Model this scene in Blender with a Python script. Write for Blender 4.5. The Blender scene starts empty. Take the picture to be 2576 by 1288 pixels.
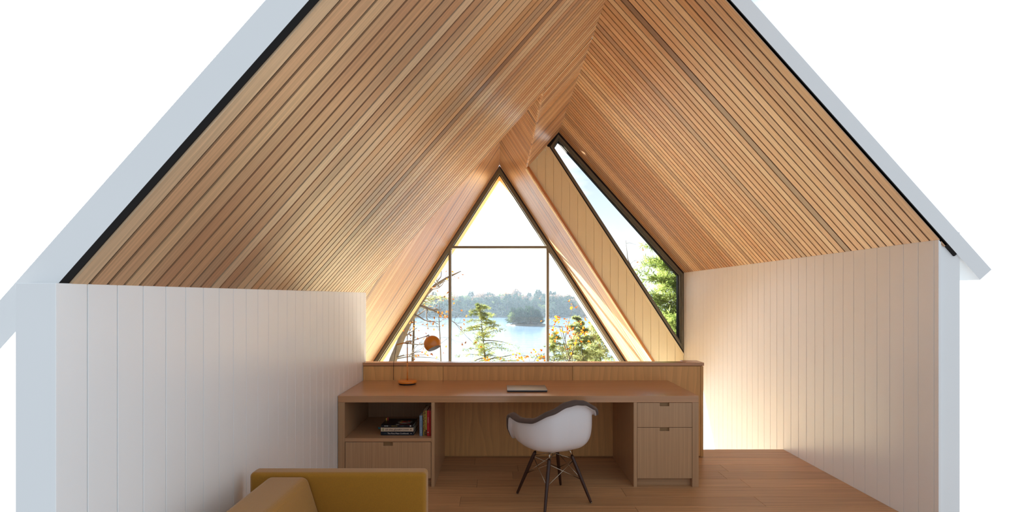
import bpy, bmesh, math, random
from mathutils import Vector, Matrix
random.seed(7)
S = bpy.context.scene
COL = S.collection
PI = math.pi

# ---------------------------------------------------------------- camera
FPX = 1275.0                       # focal length in pixels of the 2576 px wide frame
PX, PY, EYE = 1258.0, 746.0, 1.54  # vanishing point of the room's axis, eye height
cam = bpy.data.cameras.new('camera')
cam.sensor_width = 36.0
cam.lens = FPX / 2576.0 * 36.0
cam.shift_x = (1288.0 - PX) / 2576.0
cam.shift_y = (PY - 644.0) / 2576.0
cam.clip_end = 2000
camo = bpy.data.objects.new('camera', cam)
camo.location = (0, 0, EYE)
camo.rotation_euler = (PI / 2, 0, 0)
COL.objects.link(camo)
S.camera = camo

def at(u, v, y):
    return Vector(((u - PX) * y / FPX, y, EYE - (v - PY) * y / FPX))

# ---------------------------------------------------------------- colour management
S.view_settings.view_transform = 'Standard'
S.view_settings.look = 'None'
S.view_settings.gamma = 1
S.view_settings.use_curve_mapping = False
S.view_settings.exposure = 0.45

cy = S.cycles
cy.max_bounces = 7
cy.diffuse_bounces = 5
cy.glossy_bounces = 3
cy.transmission_bounces = 4
cy.transparent_max_bounces = 12
cy.volume_bounces = 1
cy.sample_clamp_indirect = 6.0
cy.caustics_reflective = False
cy.caustics_refractive = False

def lin(r, g, b):
    def f(c):
        c /= 255.0
        return c / 12.92 if c <= 0.04045 else ((c + 0.055) / 1.055) ** 2.4
    return (f(r), f(g), f(b))

# ---------------------------------------------------------------- sky
SKY_SUN, SKY_BACK, GLOW = 1.25, 0.52, 10.0
SUN_DIR = Vector((-0.87, 1.0, 0.50))          # towards the sun
W = bpy.data.worlds.new('sky'); S.world = W; W.use_nodes = True
nt = W.node_tree; nt.nodes.clear()
def N(t, nt_, **kw):
    n = nt_.nodes.new(t)
    for k, v in kw.items(): setattr(n, k, v)
    return n
tc = N('ShaderNodeTexCoord', nt)
sep = N('ShaderNodeSeparateXYZ', nt)
nt.links.new(tc.outputs['Generated'], sep.inputs[0])
ramp = N('ShaderNodeValToRGB', nt)
cr = ramp.color_ramp
cr.elements[0].position = 0.40; cr.elements[0].color = (*lin(238, 246, 254), 1)
cr.elements[1].position = 0.52; cr.elements[1].color = (*lin(192, 197, 200), 1)
e = cr.elements.new(0.62); e.color = (*lin(172, 188, 200), 1)
e = cr.elements.new(0.85); e.color = (*lin(140, 170, 205), 1)
mr = N('ShaderNodeMapRange', nt)
mr.inputs['From Min'].default_value = -1; mr.inputs['From Max'].default_value = 1
nt.links.new(sep.outputs['Z'], mr.inputs['Value'])
nt.links.new(mr.outputs[0], ramp.inputs[0])
dp = N('ShaderNodeVectorMath', nt, operation='DOT_PRODUCT'); dp.inputs[1].default_value = SUN_DIR.normalized()
nrm_ = N('ShaderNodeVectorMath', nt, operation='NORMALIZE')
nt.links.new(tc.outputs['Generated'], nrm_.inputs[0]); nt.links.new(nrm_.outputs[0], dp.inputs[0])
mp = N('ShaderNodeMapping', nt); mp.inputs['Scale'].default_value = (2.0, 2.0, 9.0)
nt.links.new(tc.outputs['Generated'], mp.inputs[0])
nz = N('ShaderNodeTexNoise', nt); nz.inputs['Scale'].default_value = 2.6; nz.inputs['Detail'].default_value = 5
nt.links.new(mp.outputs[0], nz.inputs['Vector'])
nj = N('ShaderNodeMath', nt, operation='MULTIPLY_ADD'); nj.inputs[1].default_value = 0.22; nj.inputs[2].default_value = -0.11
nt.links.new(nz.outputs[0], nj.inputs[0])
na = N('ShaderNodeMath', nt, operation='ADD'); nt.links.new(dp.outputs['Value'], na.inputs[0]); nt.links.new(nj.outputs[0], na.inputs[1])
cl = N('ShaderNodeValToRGB', nt)                  # clouds: a clear blue gap between the sun's glare and a bank of cloud to the right
c_ = cl.color_ramp
c_.elements[0].position = 0.40; c_.elements[0].color = (1, 1, 1, 1)
c_.elements[1].position = 0.735; c_.elements[1].color = (1, 1, 1, 1)
for p_ in (0.50, 0.655): e = c_.elements.new(p_); e.color = (0, 0, 0, 1)
nt.links.new(na.outputs[0], cl.inputs[0])
mx = N('ShaderNodeMix', nt, data_type='RGBA')
nt.links.new(cl.outputs[0], mx.inputs[0]); nt.links.new(ramp.outputs[0], mx.inputs[6])
mx.inputs[7].default_value = (1, 1, 1, 1)
bg = N('ShaderNodeBackground', nt)
gr = N('ShaderNodeMapRange', nt)                  # brighter towards the sun's side of the sky, dimmer behind the camera
gr.inputs['From Min'].default_value = -0.15; gr.inputs['From Max'].default_value = 0.15
gr.inputs['To Min'].default_value = SKY_BACK; gr.inputs['To Max'].default_value = SKY_SUN
nt.links.new(sep.outputs['Y'], gr.inputs['Value'])
ga = N('ShaderNodeMapRange', nt); ga.inputs['From Min'].default_value = 0.86; ga.inputs['From Max'].default_value = 1.0
nt.links.new(dp.outputs['Value'], ga.inputs['Value'])
gp = N('ShaderNodeMath', nt, operation='POWER'); gp.inputs[1].default_value = 2.0; nt.links.new(ga.outputs[0], gp.inputs[0])
gm = N('ShaderNodeMath', nt, operation='MULTIPLY_ADD'); gm.inputs[1].default_value = GLOW       # aureole around the sun
nt.links.new(gp.outputs[0], gm.inputs[0]); nt.links.new(gr.outputs[0], gm.inputs[2])
nt.links.new(gm.outputs[0], bg.inputs['Strength'])
mx.inputs[7].default_value = (0.89, 0.96, 1.04, 1)
nt.links.new(mx.outputs[2], bg.inputs[0])
wo = N('ShaderNodeOutputWorld', nt); nt.links.new(bg.outputs[0], wo.inputs[0])

# ---------------------------------------------------------------- sun (low autumn sun, from the left beyond the lake)
sd = bpy.data.lights.new('sun', 'SUN'); sd.energy = 42.0; sd.angle = math.radians(0.6); sd.color = lin(255, 246, 230)
so = bpy.data.objects.new('sun', sd); COL.objects.link(so)
so.location = (-20, 25, 18)
so.rotation_euler = SUN_DIR.to_track_quat('Z', 'Y').to_euler()

# ---------------------------------------------------------------- materials
def newmat(name):
    m = bpy.data.materials.new(name); m.use_nodes = True
    b = m.node_tree.nodes['Principled BSDF']
    return m, m.node_tree, b

def plain(name, rgb, rough=0.5, metal=0.0, spec=0.5, noise=0.0, nscale=30, bump=0.0, bscale=200, coat=0.0, sheen=0.0):
    m, t, b = newmat(name)
    b.inputs['Base Color'].default_value = (*lin(*rgb), 1)
    b.inputs['Roughness'].default_value = rough
    b.inputs['Metallic'].default_value = metal
    b.inputs['Specular IOR Level'].default_value = spec
    b.inputs['Coat Weight'].default_value = coat
    b.inputs['Sheen Weight'].default_value = sheen
    tcx = N('ShaderNodeTexCoord', t)
    if noise > 0:
        n = N('ShaderNodeTexNoise', t); n.inputs['Scale'].default_value = nscale; n.inputs['Detail'].default_value = 6
        t.links.new(tcx.outputs['Object'], n.inputs['Vector'])
        r = N('ShaderNodeMapRange', t)
        r.inputs['To Min'].default_value = 1 - noise; r.inputs['To Max'].default_value = 1 + noise
        t.links.new(n.outputs[0], r.inputs['Value'])
        mm = N('ShaderNodeMix', t, data_type='RGBA', blend_type='MULTIPLY'); mm.inputs[0].default_value = 1
        mm.inputs[6].default_value = (*lin(*rgb), 1)
        t.links.new(r.outputs[0], mm.inputs[7]); t.links.new(mm.outputs[2], b.inputs['Base Color'])
    if bump > 0:
        n2 = N('ShaderNodeTexNoise', t); n2.inputs['Scale'].default_value = bscale; n2.inputs['Detail'].default_value = 4
        t.links.new(tcx.outputs['Object'], n2.inputs['Vector'])
        bp = N('ShaderNodeBump', t); bp.inputs['Strength'].default_value = bump; bp.inputs['Distance'].default_value = 0.002
        t.links.new(n2.outputs[0], bp.inputs['Height']); t.links.new(bp.outputs[0], b.inputs['Normal'])
    return m

def wood(name, rgb=None, rough=0.4, su=1.6, sv=55.0, contrast=0.22, figure=0.0, fsu=1.2, fsv=7.0, spec=0.45, fig_rgb=None):
    """Grain along UV.x (metres); base tint from the mesh attribute 'tint' times rgb."""
    m, t, b = newmat(name)
    L = t.links.new
    uv = N('ShaderNodeUVMap', t)
    mpn = N('ShaderNodeMapping', t); mpn.inputs['Scale'].default_value = (su, sv, 1)
    L(uv.outputs[0], mpn.inputs[0])
    n = N('ShaderNodeTexNoise', t); n.inputs['Scale'].default_value = 1.0; n.inputs['Detail'].default_value = 7
    n.inputs['Roughness'].default_value = 0.6; n.inputs['Distortion'].default_value = 0.4
    L(mpn.outputs[0], n.inputs['Vector'])
    r = N('ShaderNodeMapRange', t); r.inputs['From Min'].default_value = 0.25; r.inputs['From Max'].default_value = 0.75
    r.inputs['To Min'].default_value = 1 - contrast; r.inputs['To Max'].default_value = 1 + contrast
    L(n.outputs[0], r.inputs['Value'])
    at_ = N('ShaderNodeAttribute', t); at_.attribute_name = 'tint'
    m1 = N('ShaderNodeMix', t, data_type='RGBA', blend_type='MULTIPLY'); m1.inputs[0].default_value = 1
    m1.inputs[6].default_value = (*(lin(*rgb) if rgb else (1, 1, 1)), 1)
    L(at_.outputs['Color'], m1.inputs[7])
    m2 = N('ShaderNodeMix', t, data_type='RGBA', blend_type='MULTIPLY'); m2.inputs[0].default_value = 1
    L(m1.outputs[2], m2.inputs[6]); L(r.outputs[0], m2.inputs[7])
    out = m2.outputs[2]
    if figure > 0:
        mp2 = N('ShaderNodeMapping', t); mp2.inputs['Scale'].default_value = (fsu, fsv, 1)
        L(uv.outputs[0], mp2.inputs[0])
        wv = N('ShaderNodeTexWave', t, wave_type='BANDS', bands_direction='Y', wave_profile='SAW')
        wv.inputs['Scale'].default_value = 0.9; wv.inputs['Distortion'].default_value = 13.0
        wv.inputs['Detail'].default_value = 2.5; wv.inputs['Detail Scale'].default_value = 0.8
        L(mp2.outputs[0], wv.inputs['Vector'])
        rr = N('ShaderNodeMapRange', t); rr.inputs['To Min'].default_value = 1 - figure; rr.inputs['To Max'].default_value = 1 + figure * 0.5
        L(wv.outputs['Fac'], rr.inputs['Value'])
        m3 = N('ShaderNodeMix', t, data_type='RGBA', blend_type='MULTIPLY'); m3.inputs[0].default_value = 1
        L(out, m3.inputs[6]); L(rr.outputs[0], m3.inputs[7]); out = m3.outputs[2]
    L(out, b.inputs['Base Color'])
    b.inputs['Roughness'].default_value = rough
    b.inputs['Specular IOR Level'].default_value = spec
    bp = N('ShaderNodeBump', t); bp.inputs['Strength'].default_value = 0.12; bp.inputs['Distance'].default_value = 0.001
    L(n.outputs[0], bp.inputs['Height']); L(bp.outputs[0], b.inputs['Normal'])
    return m

def glass_mat(name, tint=(0.97, 0.985, 0.98)):
    m = bpy.data.materials.new(name); m.use_nodes = True
    t = m.node_tree; t.nodes.clear()
    o = N('ShaderNodeOutputMaterial', t)
    tr = N('ShaderNodeBsdfTransparent', t); tr.inputs[0].default_value = (*tint, 1)
    gl = N('ShaderNodeBsdfGlossy', t); gl.inputs['Roughness'].default_value = 0.02
    lw = N('ShaderNodeFresnel', t); lw.inputs['IOR'].default_value = 1.35
    mx_ = N('ShaderNodeMixShader', t)
    t.links.new(lw.outputs[0], mx_.inputs[0]); t.links.new(tr.outputs[0], mx_.inputs[1]); t.links.new(gl.outputs[0], mx_.inputs[2])
    t.links.new(mx_.outputs[0], o.inputs[0])
    return m

def leaf_mat(name, rgb, rgb2, trans=0.45):
    m = bpy.data.materials.new(name); m.use_nodes = True
    t = m.node_tree; t.nodes.clear(); L = t.links.new
    o = N('ShaderNodeOutputMaterial', t)
    tcx = N('ShaderNodeTexCoord', t)
    n = N('ShaderNodeTexNoise', t); n.inputs['Scale'].default_value = 2.5; n.inputs['Detail'].default_value = 4
    L(tcx.outputs['Object'], n.inputs['Vector'])
    r = N('ShaderNodeValToRGB', t)
    r.color_ramp.elements[0].position = 0.35; r.color_ramp.elements[0].color = (*lin(*rgb), 1)
    r.color_ramp.elements[1].position = 0.65; r.color_ramp.elements[1].color = (*lin(*rgb2), 1)
    L(n.outputs[0], r.inputs[0])
    d = N('ShaderNodeBsdfDiffuse', t); tl = N('ShaderNodeBsdfTranslucent', t)
    L(r.outputs[0], d.inputs[0]); L(r.outputs[0], tl.inputs[0])
    mx_ = N('ShaderNodeMixShader', t); mx_.inputs[0].default_value = trans
    L(d.outputs[0], mx_.inputs[1]); L(tl.outputs[0], mx_.inputs[2]); L(mx_.outputs[0], o.inputs[0])
    return m

M = {}
M['cedar'] = wood('cedar_slats', None, rough=0.33, su=1.3, sv=70, contrast=0.20, figure=0.10, fsu=1.5, fsv=14, spec=0.5)
M['lowfloor'] = wood('pale_floor', (226, 206, 182), rough=0.5)
M['dark'] = plain('shadow_gap_backing', (18, 13, 10), 0.9)  # near-black sheet close behind the slats; its colour stands in for gap shade
M['paint'] = plain('white_paint', (243, 246, 247), 0.32, spec=0.5, noise=0.02, nscale=3)
M['cream'] = plain('cream_paint', (242, 228, 188), 0.5, noise=0.02, nscale=3)
M['oak'] = wood('oak_veneer', (186, 150, 114), rough=0.32, su=1.2, sv=130, contrast=0.20, spec=0.5)
M['oaktop'] = wood('oak_satin_top', (192, 146, 106), rough=0.2, su=1.2, sv=130, contrast=0.16, spec=0.6)
M['ply'] = wood('birch_plywood', (226, 178, 116), rough=0.42, su=2.0, sv=30, contrast=0.10, figure=0.10, fsu=1.1, fsv=5, spec=0.4)
M['floor'] = wood('oak_floor', (196, 154, 112), rough=0.42, su=1.1, sv=60, contrast=0.24, figure=0.12, fsu=1.0, fsv=9, spec=0.4)
M['bronze'] = plain('bronze_aluminium', (112, 108, 94), 0.35, metal=0.2, spec=0.5)
M['gap'] = plain('gap_shade_and_gasket', (16, 16, 18), 0.7)  # near-black paints the shade around the frames; also edges the glass
M['glass'] = glass_mat('window_glass')
M['soffit'] = wood('soffit_boards', (226, 190, 138), rough=0.6, su=1.0, sv=30, contrast=0.08)
M['steel'] = plain('steel_wire', (190, 180, 165), 0.25, metal=1.0)
M['chrome'] = plain('chrome', (200, 196, 190), 0.15, metal=1.0)
M['walnut'] = plain('walnut_legs', (58, 32, 24), 0.35, noise=0.2, nscale=40)
M['shell'] = plain('white_plastic_shell', (236, 236, 240), 0.38)
M['tweed'] = plain('brown_tweed', (86, 72, 66), 0.9, noise=0.35, nscale=420, bump=0.4, bscale=600, sheen=0.15)
M['mustard'] = plain('mustard_wool', (162, 112, 10), 0.9, noise=0.22, nscale=260, bump=0.5, bscale=500, sheen=0.35)
M['orange'] = plain('orange_enamel', (222, 132, 34), 0.28, spec=0.6, coat=0.3)
M['lampwhite'] = plain('white_enamel', (240, 234, 226), 0.4)
M['black'] = plain('black_plastic', (20, 20, 22), 0.45)
M['laptop'] = plain('grey_aluminium', (150, 156, 160), 0.32, metal=0.8)
M['laptopdark'] = plain('dark_aluminium', (40, 42, 48), 0.4, metal=0.3)
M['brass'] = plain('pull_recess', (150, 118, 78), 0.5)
M['pages'] = plain('paper_pages', (226, 216, 196), 0.8)

# ---------------------------------------------------------------- mesh builder
WLOC = {}
class MB:
    def __init__(self):
        self.v = []; self.f = []; self.uv = []; self.t = []; self.m = []; self.smooth = []
    def face(self, idx, uvs=None, tint=(1, 1, 1), mat=0, smooth=False):
        self.f.append(tuple(idx)); self.uv.append(uvs or [(0, 0)] * len(idx)); self.t.append(tint); self.m.append(mat); self.smooth.append(smooth)
    def obox(self, c, ex, ey, ez, hx, hy, hz, tint=(1, 1, 1), mat=0, off=None):
        """Box about c; grain runs along ex."""
        c = Vector(c); o = len(self.v)
        if off is None: off = (random.uniform(0, 50), random.uniform(0, 50))
        loc = []
        for i in (-1, 1):
            for j in (-1, 1):
                for k in (-1, 1):
                    loc.append((i * hx, j * hy, k * hz)); self.v.append(c + ex * (i * hx) + ey * (j * hy) + ez * (k * hz))
        for q in ((0, 1, 3, 2), (4, 6, 7, 5), (0, 4, 5, 1), (2, 3, 7, 6), (0, 2, 6, 4), (1, 5, 7, 3)):
            uvs = [(loc[a][0] + off[0], loc[a][1] + loc[a][2] + off[1]) for a in q]
            self.face([o + a for a in q], uvs, tint, mat)
    def box(self, x0, x1, y0, y1, z0, z1, g='x', tint=(1, 1, 1), mat=0, off=None):
        X, Y, Z = Vector((1, 0, 0)), Vector((0, 1, 0)), Vector((0, 0, 1))
        c = ((x0 + x1) / 2, (y0 + y1) / 2, (z0 + z1) / 2)
        h = (abs(x1 - x0) / 2, abs(y1 - y0) / 2, abs(z1 - z0) / 2)
        if g == 'x': self.obox(c, X, Y, Z, h[0], h[1], h[2], tint, mat, off)
        elif g == 'y': self.obox(c, Y, Z, X, h[1], h[2], h[0], tint, mat, off)
        else: self.obox(c, Z, X, Y, h[2], h[0], h[1], tint, mat, off)
    def prism_xz(self, poly, y0, y1, tint=(1, 1, 1), mat=0, g='z'):
        """Polygon of (x, z) points extruded from y0 to y1."""
        o = len(self.v); n = len(poly)
        a = sum(poly[i][0] * poly[(i + 1) % n][1] - poly[(i + 1) % n][0] * poly[i][1] for i in range(n))
        if a > 0: poly = poly[::-1]
        for y in (y0, y1):
            for (x, z) in poly: self.v.append(Vector((x, y, z)))
        fuv = (lambda p, y: (p[1], p[0] + y)) if g == 'z' else (lambda p, y: (p[0], p[1] + y))
        self.face([o + i for i in range(n)][::-1], [fuv(poly[i], 0) for i in range(n)][::-1], tint, mat)
        self.face([o + n + i for i in range(n)], [fuv(poly[i], 0) for i in range(n)], tint, mat)
        for i in range(n):
            j = (i + 1) % n
            self.face([o + i, o + j, o + n + j, o + n + i], [fuv(poly[i], 0), fuv(poly[j], 0), fuv(poly[j], y1 - y0), fuv(poly[i], y1 - y0)], tint, mat)
    def tube(self, pts, rad, sides=8, tint=(1, 1, 1), mat=0, cap=True, smooth=True):
        pts = [Vector(p) for p in pts]
        if not isinstance(rad, (list, tuple)): rad = [rad] * len(pts)
        o = len(self.v); up = None
        for i, p in enumerate(pts):
            d = (pts[min(i + 1, len(pts) - 1)] - pts[max(i - 1, 0)]).normalized()
            if up is None:
                up = Vector((0, 0, 1)) if abs(d.z) < 0.9 else Vector((1, 0, 0))
            a = d.cross(up).normalized(); b = a.cross(d).normalized(); up = b
            for k in range(sides):
                t = 2 * PI * k / sides
                self.v.append(p + (a * math.cos(t) + b * math.sin(t)) * rad[i])
        for i in range(len(pts) - 1):
            for k in range(sides):
                k2 = (k + 1) % sides
                self.face([o + i * sides + k, o + (i + 1) * sides + k, o + (i + 1) * sides + k2, o + i * sides + k2],
                          [(i * .1, k / sides), (i * .1 + .1, k / sides), (i * .1 + .1, k / sides + .1), (i * .1, k / sides + .1)], tint, mat, smooth)
        if cap:
            self.face([o + k for k in range(sides)], None, tint, mat)
            e_ = o + (len(pts) - 1) * sides
            self.face([e_ + k for k in range(sides)][::-1], None, tint, mat)
    def lathe(self, prof, c, axis=Vector((0, 0, 1)), n=40, tint=(1, 1, 1), mat=0, smooth=True):
        """prof: (r, h) pairs along axis from c."""
        axis = axis.normalized()
        a = axis.orthogonal().normalized(); b = axis.cross(a)
        o = len(self.v); c = Vector(c)
        for (r, h) in prof:
            for k in range(n):
                t = 2 * PI * k / n
                self.v.append(c + axis * h + (a * math.cos(t) + b * math.sin(t)) * r)
        for i in range(len(prof) - 1):
            for k in range(n):
                k2 = (k + 1) % n
                self.face([o + i * n + k, o + i * n + k2, o + (i + 1) * n + k2, o + (i + 1) * n + k], None, tint, mat, smooth)
    def quad(self, p, a, b, tint=(1, 1, 1), mat=0):
        o = len(self.v)
        self.v += [p - a * .5 - b * .12, p + b * -.5, p + a * .5 - b * .12, p + b * .5]
        self.face([o, o + 1, o + 2, o + 3], None, tint, mat)
    def build(self, name, mat, parent=None, origin=None, bevel=0.0, seg=2):
        base = WLOC[parent] if parent is not None else Vector(origin or (0, 0, 0))
        me = bpy.data.meshes.new(name)
        me.from_pydata([tuple(Vector(p) - base) for p in self.v], [], self.f)
        mats = mat if isinstance(mat, (list, tuple)) else [mat]
        for m_ in mats: me.materials.append(m_)
        me.polygons.foreach_set('material_index', self.m)
        me.polygons.foreach_set('use_smooth', self.smooth)
        ul = me.uv_layers.new(name='UVMap')
        flat = [c for uvs in self.uv for p in uvs for c in p]
        ul.data.foreach_set('uv', flat)
        at_ = me.attributes.new('tint', 'FLOAT_COLOR', 'CORNER')
        fc = []
        for f_, t_ in zip(self.f, self.t): fc += [t_[0], t_[1], t_[2], 1.0] * len(f_)
        at_.data.foreach_set('color', fc)
        me.update()
        ob = bpy.data.objects.new(name, me); COL.objects.link(ob)
        if parent is not None: ob.parent = parent
        else: ob.location = base
        WLOC[ob] = base
        if bevel > 0:
            b = ob.modifiers.new('edges', 'BEVEL'); b.width = bevel; b.segments = seg; b.limit_method = 'ANGLE'; b.angle_limit = math.radians(40)
            b.harden_normals = False
        return ob

def tag(o, label=None, cat=None, group=None, kind=None):
    if label: o['label'] = label
    if cat: o['category'] = cat
    if group: o['group'] = group
    if kind: o['kind'] = kind
    return o
def thing(name, label, cat, loc, group=None):
    o = bpy.data.objects.new(name, None); COL.objects.link(o); o.location = loc
    o.empty_display_size = 0.1
    WLOC[o] = Vector(loc)
    return tag(o, label, cat, group)
def struct(o, label, cat): return tag(o, label, cat, kind='structure')

def jitter(rgb, s):
    k = 1 + random.uniform(-s, s)
    return tuple(c * k for c in rgb)

# ---------------------------------------------------------------- room dimensions (metres)
XL, ZL = -1.315, 1.58                # left knee wall and its eave
TL = 1.13                            # slope of the loft ceiling, left side
XR, ZR = 2.855, 1.911                # right wall and its eave
XP, ZP = 0.909, 4.093                # loft ridge
TR = (ZP - ZR) / (XR - XP)
Y_EDGE = 4.975                       # where the left ceiling and the knee wall end (edge of the loft)
Y_GAB = 7.88                         # cream gable wall
Y_WIN = 10.29                        # big triangular window
Y_EAVE = 11.72                       # outer end of the roof overhang
AX, AZ, AT = -0.012, 4.212, 1.55     # ridge and slope of the pointed roof in front of the window
Y_CUT_L, Y_CUT_R, Y_FLOOR = 1.5, 3.3, 5.11
Z_LOW = -2.6                         # floor of the room below the loft
def zl(x): return ZL + TL * (x - XL)
def zr_(x): return ZP - TR * (x - XP)
def za(x): return AZ - AT * abs(x - AX)
XF = (AZ + AT * AX - ZL + TL * XL) / (TL + AT)    # where the loft ceiling meets the pointed roof

CEDAR = [lin(202, 160, 122), lin(194, 150, 112), lin(188, 142, 106), lin(212, 174, 134), lin(180, 144, 112), lin(214, 182, 146),
         lin(196, 146, 102), lin(166, 130, 104), lin(196, 162, 132), lin(202, 154, 110), lin(130, 98, 80), lin(196, 154, 116), lin(206, 166, 126)]
def cedar_tint():
    c = random.choice(CEDAR)
    if random.random() < .5: c = random.choice(CEDAR[:6])
    return jitter(c, .07)

def slats(mb, x0, z0, x1, z1, ys, y_end, pitch, gap=.0135, th=.02, out=None):
    """Boards running from (x0,z0) to (x1,z1), repeated along y. out: unit vector pointing out of the room."""
    d = Vector((x1 - x0, 0, z1 - z0)); Ln = d.length; d.normalize()
    c0 = Vector(((x0 + x1) / 2, 0, (z0 + z1) / 2)) + out * th / 2
    y = ys
    while y < y_end - .01:
        ye = min(y + pitch - gap, y_end)
        mb.obox(c0 + Vector((0, (y + ye) / 2, 0)), d, Vector((0, 1, 0)), out, Ln / 2, (ye - y) / 2, th / 2, cedar_tint())
        y += pitch
def backing(mb, x0, z0, x1, z1, y0, y1, out, off=.007, th=.02, mat=1):
    d = Vector((x1 - x0, 0, z1 - z0)); Ln = d.length; d.normalize()
    c = Vector(((x0 + x1) / 2, (y0 + y1) / 2, (z0 + z1) / 2)) + out * (off + th / 2)
    mb.obox(c, d, Vector((0, 1, 0)), out, Ln / 2, (y1 - y0) / 2, th / 2, (1, 1, 1), mat)

NL = Vector((-TL, 0, 1)).normalized(); NR = Vector((TR, 0, 1)).normalized()
PITCH = .0751
# left ceiling
mb = MB()
slats(mb, XL - .05, zl(XL - .05), XP, ZP, 1.6255 + .006 - PITCH, Y_EDGE, PITCH, out=NL)
slats(mb, XF + .001, zl(XF + .001), XP, ZP, 1.6255 + .006 + PITCH * math.ceil((Y_EDGE - 1.6315) / PITCH), Y_GAB, PITCH, out=NL)
backing(mb, XL - .1, zl(XL - .1), XP, ZP, 1.6255 - PITCH, Y_EDGE - .01, NL)
backing(mb, XF + .035, zl(XF + .035), XP, ZP, Y_EDGE - .01, Y_GAB + .1, NL)
backing(mb, XL - .25, zl(XL - .25), XP, ZP, 1.6255 - PITCH, Y_EDGE - .01, NL, off=.0275, th=.10, mat=2)
o = mb.build('ceiling', [M['cedar'], M['dark'], M['paint']])
struct(o, 'left slope of the cedar slat ceiling above the white knee wall', 'ceiling')
# right ceiling
mb = MB()
slats(mb, XP, ZP, XR + .04, zr_(XR + .04), Y_CUT_R, Y_GAB, PITCH, out=NR)
backing(mb, XP - .02, zr_(XP - .02), XR + .1, zr_(XR + .1), Y_CUT_R, Y_GAB + .1, NR)
backing(mb, XP - .02, zr_(XP - .02), XR + .25, zr_(XR + .25), Y_CUT_R, Y_GAB + .1, NR, off=.0275, th=.10, mat=2)
o = mb.build('ceiling', [M['cedar'], M['dark'], M['paint']])
struct(o, 'right slope of the cedar slat ceiling above the narrow slanted window', 'ceiling')
# pointed roof over the window: left and right planes
NAL = Vector((-AT, 0, 1)).normalized(); NAR = Vector((AT, 0, 1)).normalized()
P2 = .0751
mb = MB()
xlo = AX - (AZ - Z_LOW) / AT
slats(mb, xlo, Z_LOW, AX, AZ, Y_EDGE - .1, Y_WIN - .07, P2, gap=.010, out=NAL)
backing(mb, xlo, Z_LOW, AX, AZ, Y_EDGE - .3, Y_WIN, NAL, off=.006, th=.2)
d = Vector((AX - xlo, 0, AZ - Z_LOW)); Ln = d.length; d.normalize()
mb.obox(Vector(((xlo + AX) / 2, Y_WIN - .03, (Z_LOW + AZ) / 2)) + NAL * .012, d, Vector((0, 1, 0)), NAL, Ln / 2, .032, .012, lin(214, 150, 96))
o = mb.build('ceiling', [M['cedar'], M['dark']])
struct(o, 'steep cedar boarded slope left of the triangular window', 'ceiling')
mb = MB()
xhi = AX + (AZ - Z_LOW) / AT
slats(mb, AX, AZ, XF - .002, za(XF - .002), Y_EDGE - .1, Y_GAB - .02, P2, gap=.010, out=NAR)
slats(mb, AX, AZ, xhi, Z_LOW, Y_GAB - .015, Y_WIN - .07, P2, gap=.010, out=NAR)
backing(mb, AX, AZ, XF - .03, za(XF - .03), Y_EDGE - .3, Y_GAB, NAR, off=.006, th=.06)
backing(mb, AX, AZ, xhi, Z_LOW, Y_GAB + .05, Y_WIN, NAR, off=.006, th=.2)
d = Vector((xhi - AX, 0, Z_LOW - AZ)); Ln = d.length; d.normalize()
mb.obox(Vector(((xhi + AX) / 2, Y_WIN - .03, (Z_LOW + AZ) / 2)) + NAR * .012, d, Vector((0, 1, 0)), NAR, Ln / 2, .032, .012, lin(214, 150, 96))
# unseen cap added above the edge of the loft to stop light leaks
mb.prism_xz([(AX - 3.2, za(AX - 3.2) - .02), (AX, AZ + .2), (XF + .2, zl(XF + .2) + .2), (XF, zl(XF) + .04), (XL - .1, zl(XL - .1) + .05), (XL - .1, zl(XL - .1) - .2)], Y_EDGE - .3, Y_EDGE - .16, mat=1)
o = mb.build('ceiling', [M['cedar'], M['dark']])
struct(o, 'steep cedar boarded slope right of the triangular window', 'ceiling')
# cedar edge strip where the pointed roof meets the cream wall
mb = MB()
mb.obox(Vector(((xhi + XF) / 2, Y_GAB - .018, (Z_LOW + za(XF)) / 2)) + NAR * .012, d, Vector((0, 1, 0)), NAR, (xhi - XF) / 2 * math.sqrt(1 + AT * AT), .02, .018, lin(190, 128, 74))
o = mb.build('trim_1', M['cedar']); struct(o, 'cedar edge strip between the cream wall and the steep slope', 'trim')
# roof overhang outside
mb = MB()
for s, nn in ((-1, NAL), (1, NAR)):
    xe = AX + s * (AZ - Z_LOW) / AT
    dd = Vector((xe - AX, 0, Z_LOW - AZ)); ln = dd.length; dd.normalize()
    mb.obox(Vector(((xe + AX) / 2, (Y_WIN + Y_EAVE) / 2 + .1, (Z_LOW + AZ) / 2)) + nn * .1, Vector((0, 1, 0)), dd, nn, (Y_EAVE - Y_WIN) / 2 - .1, ln / 2, .1)
o = mb.build('trim_2', M['soffit']); struct(o, 'pale wooden roof overhang outside the triangular window', 'roof')

# ---------------------------------------------------------------- walls
BW = .1262
def boards_y(mb, x_in, sgn, y0, y1, z0, z1, phase):
    """Vertical boards on a wall of constant x; sgn: outward direction."""
    y = phase
    while y > y0: y -= BW
    while y < y1:
        a, b_ = max(y, y0), min(y + BW - .003, y1)
        if b_ - a > .004:
            mb.box(min(x_in, x_in + sgn * .018), max(x_in, x_in + sgn * .018), a, b_, z0, z1, 'z')
        y += BW
mb = MB()
boards_y(mb, XL, -1, Y_CUT_L, Y_EDGE, -.02, ZL, 4.772 - BW * 20 + .001)
mb.box(XL - .12, XL - .016, Y_CUT_L, Y_EDGE, -.2, ZL + .0)
mb.box(-3.5, XL - .1, Y_EDGE - .28, Y_EDGE - .16, Z_LOW, ZL - .02)  # unseen return, added to block light leaking in behind the knee wall
o = mb.build('wall_left', M['paint'], bevel=.0015, seg=1); struct(o, 'white boarded knee wall left of the desk', 'wall')
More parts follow.
